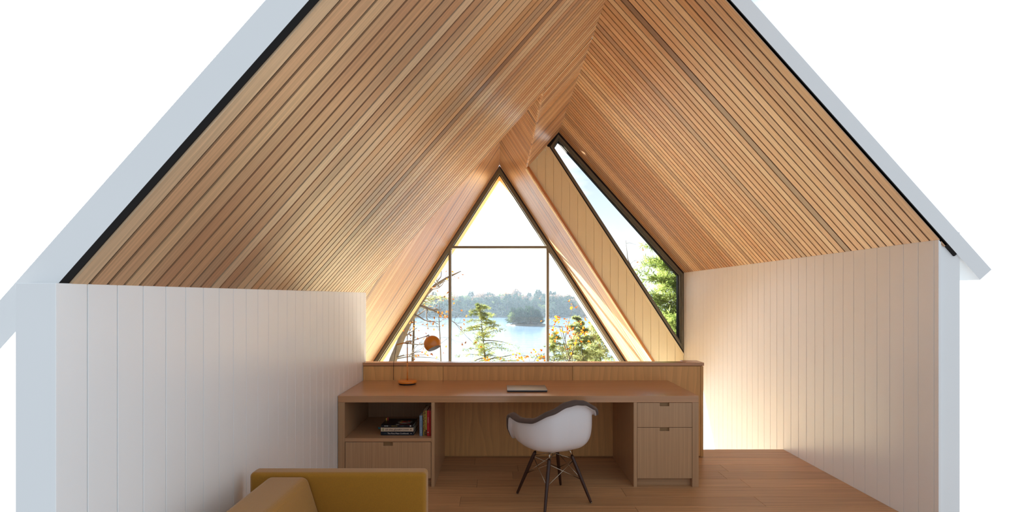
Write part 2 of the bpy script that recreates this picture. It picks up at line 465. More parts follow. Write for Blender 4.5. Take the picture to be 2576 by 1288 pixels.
mb = MB()
boards_y(mb, XR, 1, Y_CUT_R, Y_GAB, Z_LOW, ZR, Y_GAB - BW * 40)
mb.box(XR + .016, XR + .15, Y_CUT_R + .012, Y_GAB + .1, Z_LOW, ZR + .05)
o = mb.build('wall_right', M['paint'], bevel=.0015, seg=1); struct(o, 'white boarded wall right of the stair opening', 'wall')

def w2(u, v): p = at(u, v, Y_GAB); return (p.x, p.z)
# narrow slanted window in the gable: outer corners
K1, K2, K3, K4 = w2(1404, 334), w2(1381, 369), w2(1721.5, 892), w2(1721.5, 688.5)
# cream gable wall: vertical boards clipped between the sloping lines
mb = MB()
def clip(poly, a, b, c):       # keep a*x + b*z <= c
    r = []
    for i in range(len(poly)):
        p, q = poly[i], poly[(i + 1) % len(poly)]
        fp, fq = a * p[0] + b * p[1] - c, a * q[0] + b * q[1] - c
        if fp <= 0: r.append(p)
        if fp * fq < 0:
            t = fp / (fp - fq); r.append((p[0] + t * (q[0] - p[0]), p[1] + t * (q[1] - p[1])))
    return r
ms = (K3[1] - K2[1]) / (K3[0] - K2[0])       # slope of the window's lower edge
x = (1555.9 - PX) * Y_GAB / FPX - BW * 14
while x < XR:
    strip = [(x, Z_LOW), (min(x + BW - .003, XR), Z_LOW), (min(x + BW - .003, XR), 5), (x, 5)]
    p = clip(strip, -AT, -1, -(AZ + AT * AX) - .02)                  # right of the pointed roof
    if p: p = clip(p, -TL, 1, ZL - TL * XL + .02)                    # below the loft ceiling
    if p: p = clip(p, -ms, 1, K2[1] - ms * K2[0] - .03)                    # below the window
    if len(p) > 2: mb.prism_xz(p, Y_GAB, Y_GAB + .018)
    x += BW
# solid wall behind the boards, and the plain border board beside the window
X9 = AX + (AZ - Z_LOW) / AT
def lineAw(x): return K2[1] + ms * (x - K2[0])
mb.prism_xz([(XF - .02, za(XF) - .0), (K2[0] - .0, K2[1] - .006), (K3[0], K3[1] - .006), (XR, K3[1] - .02), (XR, za(XR))], Y_GAB + .012, Y_GAB + .12)
dirw = Vector((K3[0] - K2[0], 0, K3[1] - K2[1])); lw_ = dirw.length; dirw.normalize(); nw = Vector((-dirw.z, 0, dirw.x))
if nw.z < 0: nw = -nw
mb.obox(Vector(((K2[0] + K3[0]) / 2, Y_GAB + .002, (K2[1] + K3[1]) / 2)) - nw * .015, dirw, Vector((0, 1, 0)), nw, lw_ / 2, .012, .015)
o = mb.build('wall_back', M['cream'], bevel=.0015, seg=1); struct(o, 'cream boarded gable wall between the two windows', 'wall')

# ---------------------------------------------------------------- windows
def frame_poly(mb, poly, w, y0, y1, mat=0):
    """Mitred frame of width w inside the polygon (x, z), from y0 to y1."""
    n = len(poly); c = Vector((sum(p[0] for p in poly) / n, sum(p[1] for p in poly) / n))
    pv = [Vector(p) for p in poly]
    inner = []
    for i in range(n):
        a, b, d_ = pv[i - 1], pv[i], pv[(i + 1) % n]
        def nrm(p, q):
            t = (q - p).normalized(); m_ = Vector((-t.y, t.x))
            if m_.dot(c - p) < 0: m_ = -m_
            return m_
        n1, n2 = nrm(a, b), nrm(b, d_)
        k = (n1 + n2); k = k / max(k.dot(n1), .05)
        inner.append(b + k * w)
    for i in range(n):
        j = (i + 1) % n
        mb.prism_xz([tuple(pv[i]), tuple(pv[j]), tuple(inner[j]), tuple(inner[i])], y0, y1, mat=mat)
    return [tuple(p) for p in inner]

ztop_gap = .03
mb = MB()
def tri(off, zb):
    """A triangle parallel to the pointed roof, off metres inside it, cut at zb."""
    h = off * math.sqrt(1 + AT * AT)
    return [(AX, AZ - h), (AX + (AZ - h - zb) / AT, zb), (AX - (AZ - h - zb) / AT, zb)]
frame_poly(mb, tri(0.0, Z_LOW + .0), .034, Y_WIN + .03, Y_WIN + .14, mat=1)  # black strip, painted shade of the gap around the frame
frame_poly(mb, tri(.030, Z_LOW + .03), .062, Y_WIN, Y_WIN + .14)
frame_poly(mb, tri(.088, Z_LOW + .09), .012, Y_WIN + .10, Y_WIN + .16, mat=1)
o = mb.build('window_1', [M['bronze'], M['gap']]); struct(o, 'tall triangular window facing the lake', 'window')
win1 = o
mbm = MB()
mbm.box(-1.048, -.998, Y_WIN + .005, Y_WIN + .19, Z_LOW + .05, 2.53, 'z'); mbm.build('mullion', M['bronze'], win1, bevel=.002)
mbm = MB()
mbm.box(.943, .995, Y_WIN + .005, Y_WIN + .19, Z_LOW + .05, 2.53, 'z'); mbm.build('mullion', M['bronze'], win1, bevel=.002)
mbm = MB()
mbm.box(-1.048, .995, Y_WIN + .003, Y_WIN + .13, 2.523, 2.568, 'x'); mbm.build('transom', M['bronze'], win1, bevel=.002)
mbm = MB()
mbm.prism_xz(tri(.085, Z_LOW + .08), Y_WIN + .12, Y_WIN + .13); mbm.build('glass', M['glass'], win1)

mb = MB()
poly = [K1, K2, K3, K4]
inn = frame_poly(mb, poly, .018, Y_GAB - .002, Y_GAB + .12, mat=1)
inn2 = frame_poly(mb, [tuple(p) for p in inn], .030, Y_GAB - .012, Y_GAB + .13)
inn3 = frame_poly(mb, inn2, .018, Y_GAB + .02, Y_GAB + .14)
for (p, q, wd, mt) in ((K1, K4, .06, 1), (K2, K1, .10, 1)):  # black strips added beside the frame to close light leaks
    p, q = Vector((p[0], 0, p[1])), Vector((q[0], 0, q[1])); dd = (q - p); ln = dd.length; dd.normalize(); nn = Vector((-dd.z, 0, dd.x))
    if nn.z < 0: nn = -nn
    mb.obox((p + q) / 2 + Vector((0, Y_GAB + .07, 0)) + nn * wd / 2, dd, Vector((0, 1, 0)), nn, ln / 2 + .03, .05, wd / 2 - .001, mat=mt)
inn4 = frame_poly(mb, inn3, .008, Y_GAB + .07, Y_GAB + .15, mat=1)
o = mb.build('window_2', [M['bronze'], M['gap']]); struct(o, 'narrow slanted window under the right ceiling slope', 'window')
mbm = MB(); mbm.prism_xz(inn3, Y_GAB + .10, Y_GAB + .11); mbm.build('glass', M['glass'], o)

# ---------------------------------------------------------------- floors
mb = MB()
FW = .185
y = Y_CUT_L
row = 0
while y < Y_FLOOR - .02:
    ye = min(y + FW, Y_FLOOR)
    x = -1.43 - random.uniform(0, 1.5)
    while x < XR:
        ln = random.uniform(1.5, 2.3)
        a, b_ = max(x, -1.43), min(x + ln, XR)
        if b_ > a + .02:
            mb.box(a, b_ - .0016, y, ye - .0016, -.02, 0, 'x', jitter((1, .97, .94), .13))
        x += ln
    y += FW
mb.box(-1.43, XR, Y_CUT_L, Y_FLOOR - .002, -.28, -.018, 'x', (.25, .2, .16))
o = mb.build('floor', M['floor'], bevel=.0008, seg=1); struct(o, 'oak plank floor of the loft', 'floor')
mb = MB()
mb.box(-4.6, XR + .1, Y_FLOOR - .05, Y_WIN + .15, Z_LOW - .1, Z_LOW, 'x')  # unseen from the loft; put in for the sunlight it bounces up
o = mb.build('floor', M['lowfloor']); struct(o, 'wooden floor of the room below the loft', 'floor')
mb = MB()
mb.box(-4.6, XR + .1, Y_FLOOR - .16, Y_FLOOR - .04, Z_LOW, -.05)  # unseen, added to keep light from leaking in under the loft
o = mb.build('wall_lower', M['paint']); struct(o, 'unseen wall added below the edge of the loft to block light', 'wall')

# ---------------------------------------------------------------- half wall behind the desk
DB = 4.86                              # its face, and the back of the desk
XH = 1.950
mb = MB()
mb.box(XL + .002, XH - .002, DB + .018, DB + .09, 0, .878, tint=(.8, .8, .8))
o = mb.build('wall_middle', M['ply'], bevel=.001); struct(o, 'low birch plywood half wall behind the desk', 'wall')
hw = o
s1, s2 = (1114.5 - PX) * DB / FPX, (1440.3 - PX) * DB / FPX
xe = (1762 - PX) * DB / FPX
for (a, b_, tn) in ((XL + .003, s1 - .0015, (1, 1, .97)), (s1 + .0015, s2 - .0015, (.90, .84, .80)), (s2 + .0015, xe - .0015, (.96, .92, .88))):
    m_ = MB(); m_.box(a, b_, DB, DB + .018, .012, .872, 'z', tn); m_.build('panel', M['ply'], hw, bevel=.0008, seg=1)
m_ = MB(); m_.box(xe + .0015, XH, DB, DB + .10, .004, .872, 'z', (.9, .85, .8)); m_.build('end_stile', M['ply'], hw, bevel=.001)
m_ = MB(); m_.box(XL + .001, XH + .004, DB - .008, DB + .098, .878, .907, 'x', (1.0, .95, .92))
m_.box(1.79, XH + .004, DB + .098, 5.04, .878, .907, 'x', (1.0, .95, .92)); m_.build('cap', M['oaktop'], hw, bevel=.002)
m_ = MB(); m_.box(1.80, XH - .004, DB + .09, 5.03, 0, .878, 'z'); m_.build('end_post', M['ply'], hw)

# ---------------------------------------------------------------- desk: worktop and the two cabinets
DF = 4.10
XD = 1.607
mb = MB(); mb.box(XL + .003, XD, DF, DB - .001, .683, .7365, 'x')
o = mb.build('worktop', M['oaktop'], origin=(.15, DF, .683), bevel=.0015)
tag(o, 'long oak desk top running under the triangular window', 'desk')

def open_cab():
    root = thing('shelf_cabinet', 'oak cabinet with open book shelf over a drawer beside the white wall', 'cabinet', (-.92, DF, 0))
    m = MB()
    m.box(XL + .004, -1.257, DF, DB - .002, 0, .6825, 'z', (.95, .93, .9))
    m.box(-.5566, -.530, DF, DB - .002, 0, .6825, 'z')
    m.box(-1.257, -.5566, DB - .03, DB - .004, .05, .68, 'z', (.9, .9, .9))
    m.box(-1.257, -.5566, DF + .05, DB - .03, .045, .06, 'x')
    m.build('body', M['oak'], root, bevel=.001)
    m = MB(); m.box(-1.2565, -.557, DF + .001, DB - .03, .365, .394, 'x', (1.05, .98, .95)); m.build('shelf', M['oak'], root, bevel=.001)
    m = MB(); m.box(-1.2565, -.557, DF + .06, DF + .078, 0, .06, 'x', (.9, .9, .9)); m.build('plinth', M['oak'], root)
    drawer(root, -1.253, -.560, .069, .361, (964 - PX) * DF / FPX, (987.7 - PX) * DF / FPX)
    return root
def drawer(root, x0, x1, z0, z1, n0, n1, nh=.030):
    """A drawer front with a notched finger pull at its top edge."""
    m = MB(); y0, y1 = DF + .002, DF + .021
    a = (random.uniform(0, 9), random.uniform(0, 9))
    m.prism_xz([(x0, z0), (x1, z0), (x1, z1), (n1, z1), (n1, z1 - nh), (n0, z1 - nh), (n0, z1), (x0, z1)], y0, y1)
    dr = m.build('drawer', M['oak'], root, bevel=.0008, seg=1)
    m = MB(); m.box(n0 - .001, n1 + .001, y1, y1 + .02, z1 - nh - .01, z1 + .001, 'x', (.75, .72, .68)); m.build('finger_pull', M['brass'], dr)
    return dr
open_cab()
def drawer_cab():
    root = thing('drawer_cabinet', 'oak cabinet with two drawers at the right end of the desk', 'cabinet', (1.35, DF, 0))
    m = MB()
    m.box(1.0805, 1.1085, DF, DB - .002, 0, .6825, 'z')
    m.box(1.555, XD, DF, DB - .002, 0, .6825, 'z', (.96, .95, .95))
    m.box(1.1085, 1.555, DB - .03, DB - .004, .0, .68, 'z', (.9, .9, .9))
    m.box(1.1085, 1.555, DF + .05, DB - .03, .045, .06, 'x')
    m.box(1.1085, 1.555, DF + .022, DF + .05, .44, .47, 'x', (.5, .5, .5))
    m.build('body', M['oak'], root, bevel=.001)
    m = MB(); m.box(1.1090, 1.5545, DF + .045, DF + .063, 0, .058, 'x', (.95, .93, .92)); m.build('plinth', M['oak'], root)
    n0, n1 = (1660 - PX) * DF / FPX, (1683.8 - PX) * DF / FPX
    drawer(root, 1.111, 1.5535, .482, .680, n0, n1, .027)
    drawer(root, 1.111, 1.5535, .0685, .4785, n0, n1, .027)
drawer_cab()

# ---------------------------------------------------------------- laptop
lx0, lx1, ly0, ly1 = .058, .400, 4.262, 4.505
root = thing('laptop', 'closed grey laptop lying on the desk top', 'laptop', (.23, 4.26, .7365))
m = MB(); m.box(lx0 + .004, lx1 - .004, ly0 + .003, ly1 - .002, .7367, .7465); m.build('base', M['laptopdark'], root, bevel=.002)
m = MB(); m.box(lx0, lx1, ly0, ly1, .7472, .7525); m.build('lid', M['laptop'], root, bevel=.0018)

# ---------------------------------------------------------------- table lamp
LY = 4.66
lx = (1024.7 - PX) * LY / FPX
root = thing('table_lamp', 'orange table lamp with round shade standing on the desk', 'lamp', (lx, LY, .7365))
m = MB()
m.lathe([(0, .012), (.084, .012), (.0865, .014), (.0865, .030), (.084, .0325), (.012, .034), (0, .034)], (lx, LY, .7365), n=56)
base_ = m.build('base', M['orange'], root)
m = MB(); m.lathe([(0, 0), (.076, 0), (.078, .012), (0, .012)], (lx, LY, .7365), n=40); m.build('foot_ring', M['black'], root)
m = MB(); m.tube([(lx, LY, .765), (lx, LY, .93)], .0052, 14); m.tube([(lx, LY, .93), (lx, LY, 1.07)], .0050, 14)
m.build('stem', M['orange'], root)
m = MB(); m.tube([(lx, LY, 1.07), (lx, LY, 1.197)], .0043, 14); m.build('upper_stem', M['chrome'], root)
pL = at(997, 867.5, LY - .02); pM = at(1026, 861, LY - .02); pR = at(1079, 843.6, LY - .02)
m = MB(); m.tube([pL, pM], .0055, 12); m.build('arm_sleeve', M['orange'], root)
m = MB(); m.tube([pM, pR], .0040, 12); m.build('arm', M['chrome'], root)
m = MB(); m.tube([at(1021.5, 861.6, LY - .008), at(1034, 860.2, LY - .03)], .0155, 16)
m.tube([at(1030, 862, LY - .045), at(1030, 862, LY + .01)], .008, 14)
jt = m.build('joint', M['chrome'], root, bevel=.002)
m = MB(); m.tube([at(1071, 846.5, LY - .02), at(1080, 843, LY - .02)], [.006, .0085], 12); m.build('arm_tip', M['chrome'], root)
# round shade: a ball with its mouth cut off towards the lower right front
sc_ = at(1087.5, 865.2, LY - .02); SR = .077
ax = Vector((.42, -.30, -.86)).normalized()
m = MB(); prof = []
a0, a1 = 0.0, math.radians(127)
for i in range(25):
    t = a0 + (a1 - a0) * i / 24
    prof.append((SR * math.sin(t), -SR * math.cos(t)))
m.lathe(prof, sc_, ax, 48); sh = m.build('lamp_shade', M['orange'], root)
m = MB(); prof = [((SR - .003) * math.sin(a0 + (a1 - a0) * i / 24), -(SR - .003) * math.cos(a0 + (a1 - a0) * i / 24)) for i in range(25)]
prof.append((SR * math.sin(a1), -SR * math.cos(a1)))
m.lathe(prof, sc_, ax, 48); m.build('shade_lining', M['lampwhite'], sh)
m = MB(); bp_ = sc_ - ax * .02
m.lathe([(0, -.04), (.014, -.04), (.014, -.01), (.028, .012), (.030, .03), (.022, .047), (0, .053)], bp_, ax, 24); m.build('bulb', M['lampwhite'], sh)
m = MB(); m.tube([pL + Vector((0, 0, 0)), at(996.5, 875, LY - .02), at(994, 890, LY), at(991.5, 905, LY + .05), at(990.5, 912, LY + .10), at(990, 913, LY + .17), Vector((at(990, 913, 4.85).x, 4.852, .80)), Vector((at(990, 913, 4.85).x, 4.852, .742))], .0022, 8)
m.build('cord', M['black'], root)

# ---------------------------------------------------------------- books on the shelf
def text_mesh(s, size, name, mat, parent, loc, rot, thick=.0003):
    cu = bpy.data.curves.new('t', 'FONT'); cu.body = s; cu.size = size; cu.extrude = thick; cu.align_x = 'CENTER'; cu.align_y = 'CENTER'
    ob = bpy.data.objects.new('t', cu); COL.objects.link(ob)
    dg = bpy.context.evaluated_depsgraph_get()
    me = bpy.data.meshes.new_from_object(ob.evaluated_get(dg))
    bpy.data.objects.remove(ob, do_unlink=True)
    me.name = name; me.materials.clear(); me.materials.append(mat)
    o_ = bpy.data.objects.new(name, me); COL.objects.link(o_); o_.parent = parent
    o_.location = Vector(loc) - WLOC[parent]; o_.rotation_euler = rot
    return o_
inkW = plain('pale_ink', (230, 228, 220), .6); inkD = plain('dark_ink', (60, 52, 50), .6); inkY = plain('yellow_ink', (200, 160, 50), .6)
inkG = plain('green_ink', (80, 130, 60), .6); inkT = plain('teal_ink', (70, 120, 125), .6); inkR = plain('red_ink', (170, 40, 36), .6); inkB = plain('blue_ink', (40, 70, 100), .6)
def flat_book(label, x0, x1, y0, depth, z0, z1, mat, group):
    root = thing('book', label, 'book', ((x0 + x1) / 2, y0 + depth / 2, z0), group)
    m = MB(); c = .003
    m.box(x0, x1, y0, y0 + depth, z0, z0 + c); m.box(x0, x1, y0, y0 + depth, z1 - c, z1); m.box(x0, x1, y0, y0 + c, z0, z1)
    m.build('cover', mat, root, bevel=.0008, seg=1)
    m = MB(); m.box(x0 + .004, x1 - .004, y0 + c, y0 + depth - .004, z0 + c, z1 - c); m.build('pages', M['pages'], root)
    return root
SH = .394
by = 4.184
k_ = by / FPX
ink_black = plain('black_cover', (22, 24, 30), .35); ink_beige = plain('beige_cover', (206, 184, 160), .5); ink_navy = plain('navy_cover', (18, 30, 44), .35)
RX = (PI / 2, 0, 0)
gB = 'books stacked flat on the open shelf'
bx0, bx1 = (957.6 - PX) * k_, (1040.6 - PX) * k_
za0, za1, za2, za3 = SH, SH + .0292, SH + .0292 + .0365, SH + .0292 + .0365 + .0217
r1 = flat_book('dark navy book at the bottom of the flat stack on the shelf', bx0, bx1, by, .20, za0, za1, ink_navy, gB)
text_mesh('The First Mess Cookbook', .0165, 'title', inkW, r1, ((1001.5 - PX) * k_, by - .0004, za0 + .0155), RX)
text_mesh('IIIII IIIIIII', .0075, 'author', inkD, r1, ((969 - PX) * k_, by - .0004, za0 + .0155), RX).data.materials[0] = inkT
m = MB(); m.lathe([(0, 0), (.0035, 0), (.0035, .0006), (0, .0006)], ((1034 - PX) * k_, by, za0 + .0155), Vector((0, -1, 0)), 14); m.build('publisher_mark', inkW, r1)
r2 = flat_book('beige book in the middle of the flat stack on the shelf', bx0, bx1 - .003, by + .002, .21, za1, za2, ink_beige, gB)
text_mesh('oh she glows', .0235, 'title', inkD, r2, ((988 - PX) * k_, by + .0016, za1 + .018), RX)
text_mesh('FOR DINNER', .0135, 'subtitle', inkD, r2, ((1016.5 - PX) * k_, by + .0016, za1 + .018), RX)
m = MB()
m.box((962.5 - PX) * k_, (964.5 - PX) * k_, by + .0014, by + .0022, za1 + .007, za1 + .029); m.build('spine_print', inkG, r2); m = MB()
m.lathe([(0, 0), (.0045, 0), (.0045, .0006), (0, .0006)], ((1033.5 - PX) * k_, by + .002, za1 + .018), Vector((0, -1, 0)), 14)
m.build('publisher_mark', inkD, r2)
m = MB(); p0 = Vector((bx0 + .004, by + .05, za1 + .02))
m.tube([p0, p0 + Vector((-.012, -.01, .004)), p0 + Vector((-.026, -.02, .001)), p0 + Vector((-.030, -.022, .012))], [.003, .006, .008, .003], 6)
m.build('ribbon', plain('teal_ribbon', (10, 110, 125), .6), r2)
r3 = flat_book('black cookbook on top of the flat stack on the shelf', bx0 + .003, bx1 - .003, by + .001, .215, za2, za3, ink_black, gB)
text_mesh('IIII IIIII', .0125, 'title', inkW, r3, ((971.5 - PX) * k_, by + .0006, za2 + .011), RX)
text_mesh('IIIIIIIIII IIIII IIIIIIII', .0078, 'subtitle', inkY, r3, ((992 - PX) * k_, by + .0006, za2 + .011), RX)
text_mesh('IIIIIII IIIIIIII', .0065, 'author', inkT, r3, ((1011.5 - PX) * k_, by + .0006, za2 + .011), RX)
m = MB(); m.lathe([(0, 0), (.006, 0), (.006, .0006), (0, .0006)], ((1032.5 - PX) * k_, by + .001, za2 + .011), Vector((0, -1, 0)), 14); m.build('publisher_mark', inkW, r3)
m = MB()      # picture of a plate of food on the front cover
plate = plain('plate_print', (120, 112, 100), .5)
m.lathe([(0, 0), (.062, 0), (.062, .0005), (0, .0005)], (bx0 + .185, by + .10, za3), Vector((0, 0, 1)), 30, mat=0)
for (dx, dy, r_, mt) in ((-.01, 0, .022, 1), (.03, .02, .014, 1), (-.03, .025, .012, 2), (.02, -.03, .012, 3), (-.028, -.03, .012, 2), (.035, -.012, .008, 3)):
    m.lathe([(0, .0005), (r_, .0005), (r_, .001), (0, .001)], (bx0 + .185 + dx, by + .10 + dy, za3), Vector((0, 0, 1)), 16, mat=mt)
for q, mt in enumerate((4, 1, 3, 1)): m.box(bx0 + .125 + q * .03, bx0 + .15 + q * .03, by + .006, by + .014, za3, za3 + .0006, mat=mt)
m.build('cover_picture', [plate, inkR, inkY, plain('brown_print', (110, 52, 30), .6), inkW], r3)
m = MB(); m.box(bx0 + .012, bx0 + .020, by + .14, by + .1403, za3 - .008, za3 + .022, mat=0); m.box(bx0 + .024, bx0 + .032, by + .145, by + .1453, za3 - .008, za3 + .026, mat=1)
m.build('page_flag', [inkY, inkR], r3)

def standing_book(label, x0, x1, h, mat, depth=.16, y0=4.165):
    root = thing('book', label, 'book', ((x0 + x1) / 2, y0 + depth / 2, SH), 'books standing upright on the open shelf')
    m = MB(); c = min(.0025, (x1 - x0) * .2)
    m.box(x0, x1, y0, y0 + c, SH, SH + h, 'z'); m.box(x0, x0 + c, y0, y0 + depth, SH, SH + h, 'z'); m.box(x1 - c, x1, y0, y0 + depth, SH, SH + h, 'z')
    m.build('cover', mat, root, bevel=.0006, seg=1)
    m = MB(); m.box(x0 + c, x1 - c, y0 + c, y0 + depth - .004, SH + .003, SH + h - .004); m.build('pages', M['pages'], root)
    return root
k2 = 4.165 / FPX
def ux(u): return (u - PX) * k2
ROTV = (PI / 2, PI / 2, 0)
b = standing_book('small blue-grey paperback leftmost of the upright books', ux(1055.2), ux(1062.8), .1676, plain('blue_cover', (128, 152, 178), .45), .13)
text_mesh('IIIIIIII IIIII IIIIIIIIII', .0085, 'title', inkB, b, (ux(1059.3), 4.1646, SH + .098), ROTV)
text_mesh('IIII IIIIII', .009, 'author', inkW, b, (ux(1059.0), 4.1646, SH + .036), ROTV)
def pattern_mat():
    m, t, bb = newmat('photo_print_cover'); L = t.links.new
    tcx = N('ShaderNodeTexCoord', t); n = N('ShaderNodeTexNoise', t); n.inputs['Scale'].default_value = 90; n.inputs['Detail'].default_value = 5
    L(tcx.outputs['Object'], n.inputs['Vector'])
    r = N('ShaderNodeValToRGB', t)
    r.color_ramp.elements[0].position = .35; r.color_ramp.elements[0].color = (*lin(60, 42, 26), 1)
    r.color_ramp.elements[1].position = .62; r.color_ramp.elements[1].color = (*lin(168, 150, 70), 1)
    e_ = r.color_ramp.elements.new(.5); e_.color = (*lin(140, 100, 44), 1)
    L(n.outputs[0], r.inputs[0]); L(r.outputs[0], bb.inputs['Base Color']); bb.inputs['Roughness'].default_value = .4
    return m
b = standing_book('tall olive and brown book between the blue and red upright books', ux(1064), ux(1074), .213, pattern_mat(), .19)
m = MB(); m.box(ux(1070.8), ux(1073.6), 4.1642, 4.1652, SH + .05, SH + .208); m.build('spine_band', plain('olive_ink', (176, 168, 70), .5), b)
b = standing_book('thin crimson book left of the darker red one by the shelf side', ux(1074.5), ux(1079.4), .209, plain('crimson_cover', (206, 50, 62), .4), .18)
text_mesh('IIIII IIIIII IIIII IIII', .008, 'title', inkW, b, (ux(1077.2), 4.1646, SH + .13), ROTV)
m = MB(); m.lathe([(0, 0), (.005, 0), (.005, .0006), (0, .0006)], (ux(1077), 4.165, SH + .03), Vector((0, -1, 0)), 14); m.build('publisher_mark', inkW, b)
b = standing_book('dark red book pressed against the right side of the shelf', ux(1079.7), ux(1083.9), .209, plain('dark_red_cover', (172, 34, 30), .4), .18)

# ---------------------------------------------------------------- armchair at the desk
CX, CY = .405, 3.863
FRONT = math.radians(117)
root = thing('desk_chair', 'white moulded armchair with brown upholstery and dark wooden legs at the desk', 'chair', (CX, CY, 0))
TH = [0, 22, 38, 48, 58, 72, 95, 120, 145, 165, 180]
RZ = [.425, .425, .44, .52, .625, .652, .640, .655, .725, .775, .785]
RR = [.275, .295, .335, .345, .335, .318, .308, .315, .315, .295, .285]
def interp(t, xs, ys):
    t = min(max(t, xs[0]), xs[-1])
    for i in range(len(xs) - 1):
        if t <= xs[i + 1]:
            s = (t - xs[i]) / (xs[i + 1] - xs[i])
            p0 = ys[max(i - 1, 0)]; p1 = ys[i]; p2 = ys[i + 1]; p3 = ys[min(i + 2, len(ys) - 1)]
            h = s * s * (3 - 2 * s)
            return p1 + (p2 - p1) * (0.5 * h + 0.5 * s)
    return ys[-1]
def shell_surface(rows=22, cols=96, lip=True):
    pts = []
    for j in range(cols):
        th = 360.0 * j / cols
        a = min(th, 360 - th)
        zr, rr = interp(a, TH, RZ), interp(a, TH, RR)
        wall = max(0.0, min(1.0, (zr - .43) / .2))
        rw = rr - .030
        z0 = .402
        fr = 1 - wall
        # profile: bowl floor, wall, rolled lip
        P0 = Vector((0, z0)); P1 = Vector((rw * (.88 * wall + .5 * fr), z0 - .006)); P2_ = Vector((rw * (1.02 * wall + .8 * fr), z0 + .012 + .02 * fr)); P3 = Vector((rw + .004 * fr, zr - .022 * wall + .003 * fr))
        col = []
        for i in range(rows):
            s = (i + .0) / (rows - 1)
            s = s ** .85
            q = P0 * (1 - s) ** 3 + P1 * 3 * s * (1 - s) ** 2 + P2_ * 3 * s * s * (1 - s) + P3 * s ** 3
            col.append(q)
        col += [Vector((rw + .008, zr - .006 * wall)), Vector((rw + .020, zr + .000)), Vector((rr + .004, zr - .006)), Vector((rr + .008, zr - .020))]
        ang = FRONT + math.radians(th)
        pts.append([Vector((CX + q.x * math.cos(ang), CY + q.x * math.sin(ang), q.y)) for q in col])
    return pts
pts = shell_surface()
def surf_mb(pts):
    m = MB(); nc = len(pts); nr = len(pts[0])
    m.v.append(pts[0][0].copy())
    for col in pts:
        for q in col[1:]: m.v.append(q)
    def idx(j, i): return 0 if i == 0 else 1 + (j % nc) * (nr - 1) + i - 1
    for j in range(nc):
        m.face([0, idx(j, 1), idx(j + 1, 1)], None, smooth=True)
        for i in range(1, nr - 1):
            m.face([idx(j, i), idx(j, i + 1), idx(j + 1, i + 1), idx(j + 1, i)], None, smooth=True)
    return m
o = surf_mb(pts).build('seat_shell', M['shell'], root)
sm = o.modifiers.new('thick', 'SOLIDIFY'); sm.thickness = .005; sm.offset = -1
o2 = surf_mb(pts).build('upholstery', M['tweed'], root)
sm = o2.modifiers.new('thick', 'SOLIDIFY'); sm.thickness = .022; sm.offset = 1
sb = o2.modifiers.new('soft', 'SUBSURF'); sb.levels = 1; sb.render_levels = 1
legs = []
for azd in (72, 162, 252, 342):
    a = math.radians(azd); dv = Vector((math.cos(a), math.sin(a), 0))
    top = Vector((CX, CY, .395)) + dv * .120; bot = Vector((CX, CY, .004)) + dv * .287
    legs.append((top, bot))
    f = lambda s: top.lerp(bot, s)
    m = MB(); m.tube([f(.13), f(.16), f(.45), f(.97), f(.99)], [.0105, .0135, .0140, .0100, .009], 16)
    lg = m.build('leg', M['walnut'], root)
    m = MB(); m.tube([f(-.02), f(.15)], .0065, 12); m.build('ferrule', M['steel'], lg)
    m = MB(); m.tube([f(.99), f(1.0)], .008, 12); m.build('glide', M['steel'], lg)
m = MB()
for i in range(4):
    A, B = legs[i], legs[(i + 1) % 4]
    for (p, q) in ((A[0].lerp(A[1], .22), B[0].lerp(B[1], .58)), (B[0].lerp(B[1], .22), A[0].lerp(A[1], .58))):
        m.tube([p, q], .0028, 8)
    m.tube([A[0].lerp(A[1], .03), B[0].lerp(B[1], .03)], .0032, 8)
    m.tube([A[0].lerp(A[1], .0), Vector((CX, CY, .392))], .0032, 8)
    m.tube([A[0].lerp(A[1], .20), legs[(i + 2) % 4][0].lerp(legs[(i + 2) % 4][1], .04)], .0026, 8)
m.build('wire_brace', M['steel'], root)

# ---------------------------------------------------------------- mustard sofa
SY = 2.60
sk = SY / FPX
sz = EYE - (1175 - PY) * sk
sx1 = (1078.5 - PX) * sk
root = thing('sofa', 'mustard yellow sofa with its back towards the desk', 'sofa', (-.78, 2.2, 0))
m = MB(); m.box(-1.245, sx1, SY - .09, SY, .13, sz, 'x'); bk = m.build('backrest', M['mustard'], root, bevel=.022, seg=5)
m = MB()
xa = (774 - PX) * (SY - .10) / FPX
m.prism_xz([(xa - .20, .13), (xa + .165, .13), (xa + .0, sz - .012), (xa - .20, sz - .012)], 1.78, SY - .088)
m.build('armrest', M['mustard'], root, bevel=.03, seg=5)
m = MB(); m.box(xa + .17, sx1 - .004, 1.80, SY - .092, .13, .40, 'x'); m.build('seat', M['mustard'], root, bevel=.03, seg=5)
for (px_, py_) in ((-1.15, 1.86), (sx1 - .06, 1.86), (-1.15, SY - .05), (sx1 - .06, SY - .05)):
    m = MB(); m.tube([(px_, py_, .14), (px_, py_, 0)], [.018, .012], 12); m.build('leg', M['walnut'], root)
